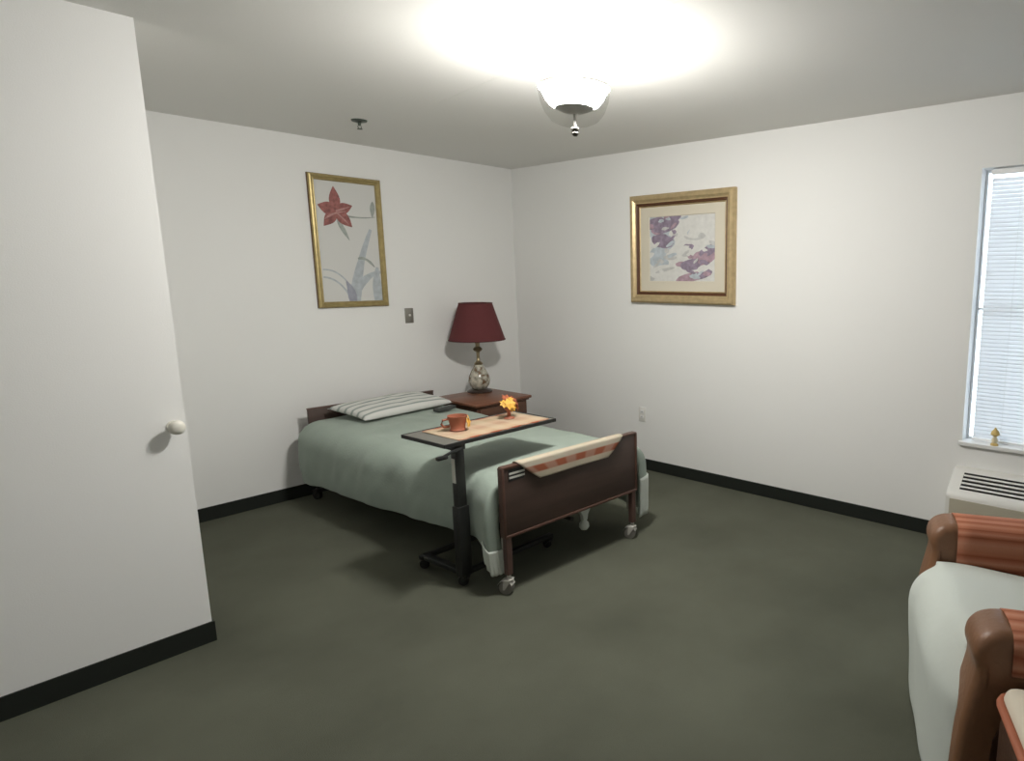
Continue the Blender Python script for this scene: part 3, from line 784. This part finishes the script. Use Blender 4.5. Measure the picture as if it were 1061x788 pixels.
mz = TZ + .006
mg = thing('mug', 'terracotta mug with a yellow leaf on the overbed table', 'mug', (-1.955, -1.915, mz))
latheo('body', 'terracotta', mg, [(0, 0), (.038, 0), (.042, .004), (.036, .012), (.040, .04), (.046, .062), (.050, .074), (.046, .074), (.036, .04), (.032, .016), (0, .014)], 28)
latheo('hollow_shade', 'terracotta_shaded', mg, [(0, .052), (.0405, .052)], 28)  # dark disc painting the shade in the mug hollow
bm = B(); tube(bm, [(-.040, .02, .060), (-.066, .028, .056), (-.072, .03, .038), (-.062, .026, .022), (-.036, .018, .022)], .006, 8)
smooth_angle(obj('handle', bm, 'terracotta', mg), 60)
def leaf(bm, cx, cy, cz, yaw, tilt, size, roll=0):
    M = Matrix.Translation((cx, cy, cz)) @ Matrix.Rotation(yaw, 4, 'Z') @ Matrix.Rotation(tilt, 4, 'X') @ Matrix.Rotation(roll, 4, 'Z')
    n = 14; vs = []
    for i in range(n):
        a = 2 * PI * i / n
        r = size * (.75 + .25 * (1 if i % 2 == 0 else -.35))
        vs.append(bm.verts.new(M @ Vector((r * math.cos(a), r * math.sin(a), .12 * size * math.cos(2 * a)))))
    c = bm.verts.new(M @ Vector((0, 0, .10 * size)))
    for i in range(n): bm.faces.new((vs[i], vs[(i + 1) % n], c))
def leafo(parent, m, *a):
    bm = B(); leaf(bm, *a); solid(obj('leaf', bm, m, parent, False), .002, 0)
leafo(mg, 'leaf_yellow', .034, -.040, .036, .65, PI / 2 - .1, .030)
leafo(mg, 'leaf_yellow', .046, -.026, .050, .95, PI / 2 - .1, .024)

gb = thing('goblet', 'small terracotta stand of yellow and rust leaves on the overbed table', 'centerpiece', (-1.625, -1.90, mz))
latheo('stand', 'terracotta', gb, [(0, 0), (.030, 0), (.028, .005), (.011, .012), (.009, .035), (.018, .045), (.028, .06), (.024, .06), (0, .048)], 24)
for (m, *a) in (('leaf_yellow', -.012, -.024, .084, -.3, 1.0, .036), ('leaf_yellow', .022, -.016, .072, .5, 1.2, .032), ('leaf_yellow', -.034, -.010, .088, -.6, .8, .028),
                ('leaf_yellow', .004, -.026, .058, .0, 1.35, .022), ('leaf_rust', .046, .006, .086, .8, 1.0, .042), ('leaf_rust', .006, .020, .100, .2, .9, .038), ('leaf_rust', .050, -.004, .060, 1.1, 1.3, .030), ('leaf_yellow', .012, -.006, .102, .2, .7, .020)):
    leafo(gb, m, *a)

# ---------------------------------------------------------------- nightstand (turned in the corner)
NA = math.radians(13.5)
NZ = .585
ns = thing('nightstand', 'reddish brown wooden nightstand in the corner beside the bed', 'nightstand', (-.733, -.440, 0), 0)
NW, ND = .235, .245
boxo('top', 'nightstand_top', ns, -NW - .03, NW + .03, -ND - .03, ND + .02, NZ - .022, NZ, .006)
boxo('top_moulding', 'nightstand_wood', ns, -NW - .015, NW + .015, -ND - .015, ND + .01, NZ - .036, NZ - .021, .004)
boxo('body', 'nightstand_wood', ns, -NW, NW, -ND, ND, .06, NZ - .034, .004)
boxo('plinth', 'nightstand_wood', ns, -NW + .01, NW - .01, -ND + .02, ND - .01, 0, .06, .002)
for (z0, z1) in ((.40, .54), (.245, .385), (.085, .23)):
    d = boxo('drawer', 'nightstand_wood', ns, -NW + .02, NW - .02, -ND - .014, -ND + .001, z0, z1, .004)
    for s in (-1, 1):
        bm = B(); lathe(bm, [(0, 0), (.006, 0), (.006, .008), (.013, .014), (.011, .022), (0, .024)], 14)
        smooth_angle(obj('knob', bm, 'brass_dark', d, loc=(s * .12, -ND - .013, (z0 + z1) / 2), rot=(PI / 2, 0, 0)))

# ---------------------------------------------------------------- table lamp
tl = thing('table_lamp', 'table lamp with burgundy shade and ornate vase base', 'lamp', (-.628, -.262, NZ))
latheo('foot', 'lamp_base_dark', tl, [(0, 0), (.098, 0), (.100, .010), (.085, .018), (.06, .024), (0, .024)], 32)
def vase_mat():
    m = bpy.data.materials.new('vase_marbled'); m.use_nodes = True
    nt = m.node_tree; b = nt.nodes['Principled BSDF']; b.inputs['Roughness'].default_value = .18
    tc = nt.nodes.new('ShaderNodeTexCoord'); n = nt.nodes.new('ShaderNodeTexNoise'); n.inputs['Scale'].default_value = 26; n.inputs['Detail'].default_value = 3
    nt.links.new(tc.outputs['Object'], n.inputs['Vector'])
    r = nt.nodes.new('ShaderNodeValToRGB'); cr = r.color_ramp
    cr.elements[0].position = .36; cr.elements[0].color = (.16, .09, .045, 1)
    cr.elements[1].position = .66; cr.elements[1].color = (.62, .58, .48, 1)
    e = cr.elements.new(.48); e.color = (.36, .35, .29, 1)
    nt.links.new(n.outputs['Fac'], r.inputs['Fac']); nt.links.new(r.outputs['Color'], b.inputs['Base Color'])
    MATS['vase_marbled'] = m
vase_mat()
latheo('vase', 'vase_marbled', tl, [(0, .024), (.045, .024), (.058, .032), (.078, .06), (.086, .09), (.080, .13), (.062, .17), (.042, .205), (.034, .225), (0, .225)], 36)
latheo('collar', 'lamp_brass', tl, [(0, .224), (.030, .224), (.036, .233), (.026, .244), (.014, .258), (.012, .30), (.015, .33), (.030, .338), (.038, .352), (.024, .368), (.010, .374), (0, .374)], 24)
latheo('socket', 'lamp_brass', tl, [(0, .374), (.018, .374), (.018, .42), (0, .425)], 16)
bm = B()
for s in (-1, 1): tube(bm, [(s * .02, 0, .40), (s * .055, 0, .48), (s * .05, 0, .60), (s * .02, 0, .68), (0, 0, .712)], .003, 6)
for k in range(3):
    a = 2 * PI * k / 3; tube(bm, [(0, 0, .712), (.13 * math.cos(a), .13 * math.sin(a), .720)], .002, 5)
obj('harp', bm, 'lamp_brass', tl)
ZB, ZT_, RB, RT = .428, .722, .220, .130
sh = latheo('lamp_shade', 'shade_burgundy', tl, [(RB, ZB), (lerp(RB, RT, .33), lerp(ZB, ZT_, .33)), (lerp(RB, RT, .66), lerp(ZB, ZT_, .66)), (RT, ZT_), (RT - .004, ZT_), (lerp(RB, RT, .5) - .004, lerp(ZB, ZT_, .5)), (RB - .004, ZB), (RB, ZB)], 48)
for rr, zz in ((RB, ZB), (RT, ZT_)):
    bm = B(); tube(bm, [(rr * math.cos(2 * PI * i / 48), rr * math.sin(2 * PI * i / 48), zz) for i in range(49)], .004, 6, caps=False)
    obj('shade_trim', bm, 'shade_trim', sh)

# ---------------------------------------------------------------- armchair (local: +y is the way it faces, x across)
AA = math.radians(24.0)
ACH = (-1.76, -4.23, 0)
ch = thing('armchair', 'brown leather armchair with rust striped arm tops by the window', 'armchair', ACH, AA)
AX, AHW = .365, .078
def catmull(P, n=5):
    O = []
    for i in range(len(P)):
        p0, p1, p2, p3 = P[i - 1], P[i], P[(i + 1) % len(P)], P[(i + 2) % len(P)]
        for k in range(n):
            t = k / n
            O.append(tuple(.5 * (2 * p1[d] + (p2[d] - p0[d]) * t + (2 * p0[d] - 5 * p1[d] + 4 * p2[d] - p3[d]) * t * t + (3 * p1[d] - p0[d] - 3 * p2[d] + p3[d]) * t ** 3) for d in (0, 1)))
    return O
def arm(s):
    bm = B()
    P = catmull([(-.10, .05), (.012, .05), (.032, .13), (.030, .26), (.018, .39), (.000, .48), (-.006, .525), (.003, .565), (-.008, .605), (-.045, .632), (-.12, .638), (-.40, .634), (-.70, .628), (-.76, .60), (-.78, .52), (-.78, .15), (-.76, .05), (-.50, .05)], 5)
    n = len(P); N = []
    for i in range(n):
        dy, dz = P[(i + 1) % n][0] - P[i - 1][0], P[(i + 1) % n][1] - P[i - 1][1]; d = math.hypot(dy, dz) or 1
        N.append((-dz / d, dy / d))              # inward for this winding
    R_ = .030; lay = []
    for k in range(6):
        t = k / 5 * PI / 2; lay.append((-AHW + R_ - R_ * math.cos(t), R_ * (1 - math.sin(t))))
    lay = lay + [(-x, ins) for x, ins in lay[::-1]]
    rings = [[bm.verts.new((s * AX + x, P[i][0] + N[i][0] * ins, P[i][1] + N[i][1] * ins)) for i in range(n)] for x, ins in lay]
    for A, D in zip(rings, rings[1:]):
        for i in range(n): bm.faces.new((A[i], A[(i + 1) % n], D[(i + 1) % n], D[i]))
    caps = [bm.faces.new(rings[0]), bm.faces.new(rings[-1][::-1])]
    bmesh.ops.triangulate(bm, faces=caps)
    o = smooth_angle(obj('arm', bm, 'leather_brown', ch), 60)
    # side panel, shade of the unlit side put into its colour, set off from the front roll by an arched edge
    bm = B()
    side = [(-.055, .06), (-.045, .20), (-.055, .34), (-.085, .43), (-.14, .50), (-.22, .53), (-.72, .53), (-.74, .06)]
    prism(bm, side, 'x', s * (AX + AHW - .004), s * (AX + AHW + .006))
    obj('side_panel', bm, 'leather_dark', o)
    # padded striped top: laps further down on the seat side
    def pad(u, v):
        y = lerp(-.085, -.70, v)
        if s < 0: t0, t1 = -2.05, 2.35
        else: t0, t1 = -2.35, 2.05
        t = lerp(t0, t1, u); zc = lerp(.562, .550, v)
        inner = (t < 0) == (s > 0)
        r1, r2 = .088, (.086 if math.cos(t) > 0 else (.125 if inner else .07))
        sn, cs = math.sin(t), math.cos(t)
        return (s * AX + r1 * (math.copysign(abs(sn) ** .75, t) if cs > 0 else math.copysign(1, t)), y, zc + (r2 * cs ** .55 if cs > 0 else r2 * cs))
    bm = B(); grid_mesh(bm, pad, 24, 12)
    p = obj('arm_pad', bm, 'arm_stripe', o, True); solid(p, .006, -1)
    return o
for s in (-1, 1): arm(s)
boxo('seat_frame', 'leather_dark', ch, -AX + AHW, AX - AHW, -.76, -.03, .09, .28, .02)
boxo('seat_cushion', 'leather_brown', ch, -AX + AHW + .004, AX - AHW - .004, -.60, .0, .275, .44, .06, seg=4)
boxo('back_frame', 'leather_dark', ch, -AX - AHW, AX + AHW, -.92, -.78, .08, .98, .05, seg=4)
boxo('back_cushion', 'leather_brown', ch, -AX + AHW + .004, AX - AHW - .004, -.785, -.60, .44, 1.00, .07, seg=5)
for sx in (-1, 1):
    for y in (-.06, -.82):
        bm = B(); lathe(bm, [(0, 0), (.018, 0), (.026, .10), (0, .10)], 12, sx * (AX - .02), y); obj('foot', bm, 'leather_dark', ch)

# pale sheet over the seat and down the front
def sheet(u, v):
    # u across, v: 0 back of the seat -> 1 floor at the front
    e = (2 * u - 1); hw_ = .272; ex = 0.0
    if v < .42:
        a = v / .42; y = lerp(-.56, -.05, a); z = .475 + .06 * sstep(0, 1, a)
    elif v < .66:
        a = (v - .42) / .24; t = a * PI / 2; y = -.05 + .125 * math.sin(t); z = .535 - .16 * (1 - math.cos(t)); ex = .11 * sstep(0.2, .9, a)
    else:
        a = (v - .66) / .34; y = .075 - .022 * a; z = lerp(.375, .012, a); ex = .11 + .03 * a
    z += (-.035 * e * e if v < .66 else -.035 * e * e * (1 - a)) + .010 * noise.noise(Vector((e * 1.3, y * 4, 3))) * (1 if v < .95 else 0)
    if v > .42:
        y += .010 * noise.noise(Vector((e * 2.2, z * 3, 8)))
        y = lerp(y, max(-.05, ramp(z, [(-1, .012), (.10, .016), (.26, .014), (.39, .004), (.48, -.02), (1, -.04)])), abs(e) ** 5)
    return (e * (hw_ + ex), y, z)
bm = B(); grid_mesh(bm, sheet, 40, 70)
so = obj('seat_sheet', bm, 'sheet_pale', None, True, loc=ACH, rot=(0, 0, AA)); solid(so, .006, 1)
tag(so, 'pale mint sheet draped over the armchair seat to the floor', 'sheet')

# footstool beside the chair: cream pad, rust sides
FS = Matrix.Rotation(AA, 4, 'Z') @ Vector((-.700, -.285, 0)) + Vector(ACH)
fs = thing('footstool', 'cream topped footstool with rust edging beside the brown armchair', 'footstool', FS, AA)
boxo('base', 'leather_dark', fs, -.235, .235, -.235, .235, .06, .48, .05, seg=4)
boxo('cushion', 'cushion_cream', fs, -.228, .228, -.228, .228, .445, .525, .03, seg=4)
bm = B(); R_ = .236
pts = []
for cxs, cys, a0 in ((1, 1, 0), (-1, 1, PI / 2), (-1, -1, PI), (1, -1, 1.5 * PI)):
    for k in range(5):
        a = a0 + k * PI / 8; pts.append((cxs * (R_ - .05) + .05 * math.cos(a), cys * (R_ - .05) + .05 * math.sin(a), .486))
tube(bm, pts + pts[:1], .011, 8, caps=False)
smooth_angle(obj('piping', bm, 'piping_rust', fs), 60)
for sx in (-1, 1):
    for sy in (-1, 1):
        bm = B(); lathe(bm, [(0, 0), (.018, 0), (.022, .07), (0, .07)], 12, sx * .19, sy * .19); obj('foot', bm, 'leather_dark', fs)
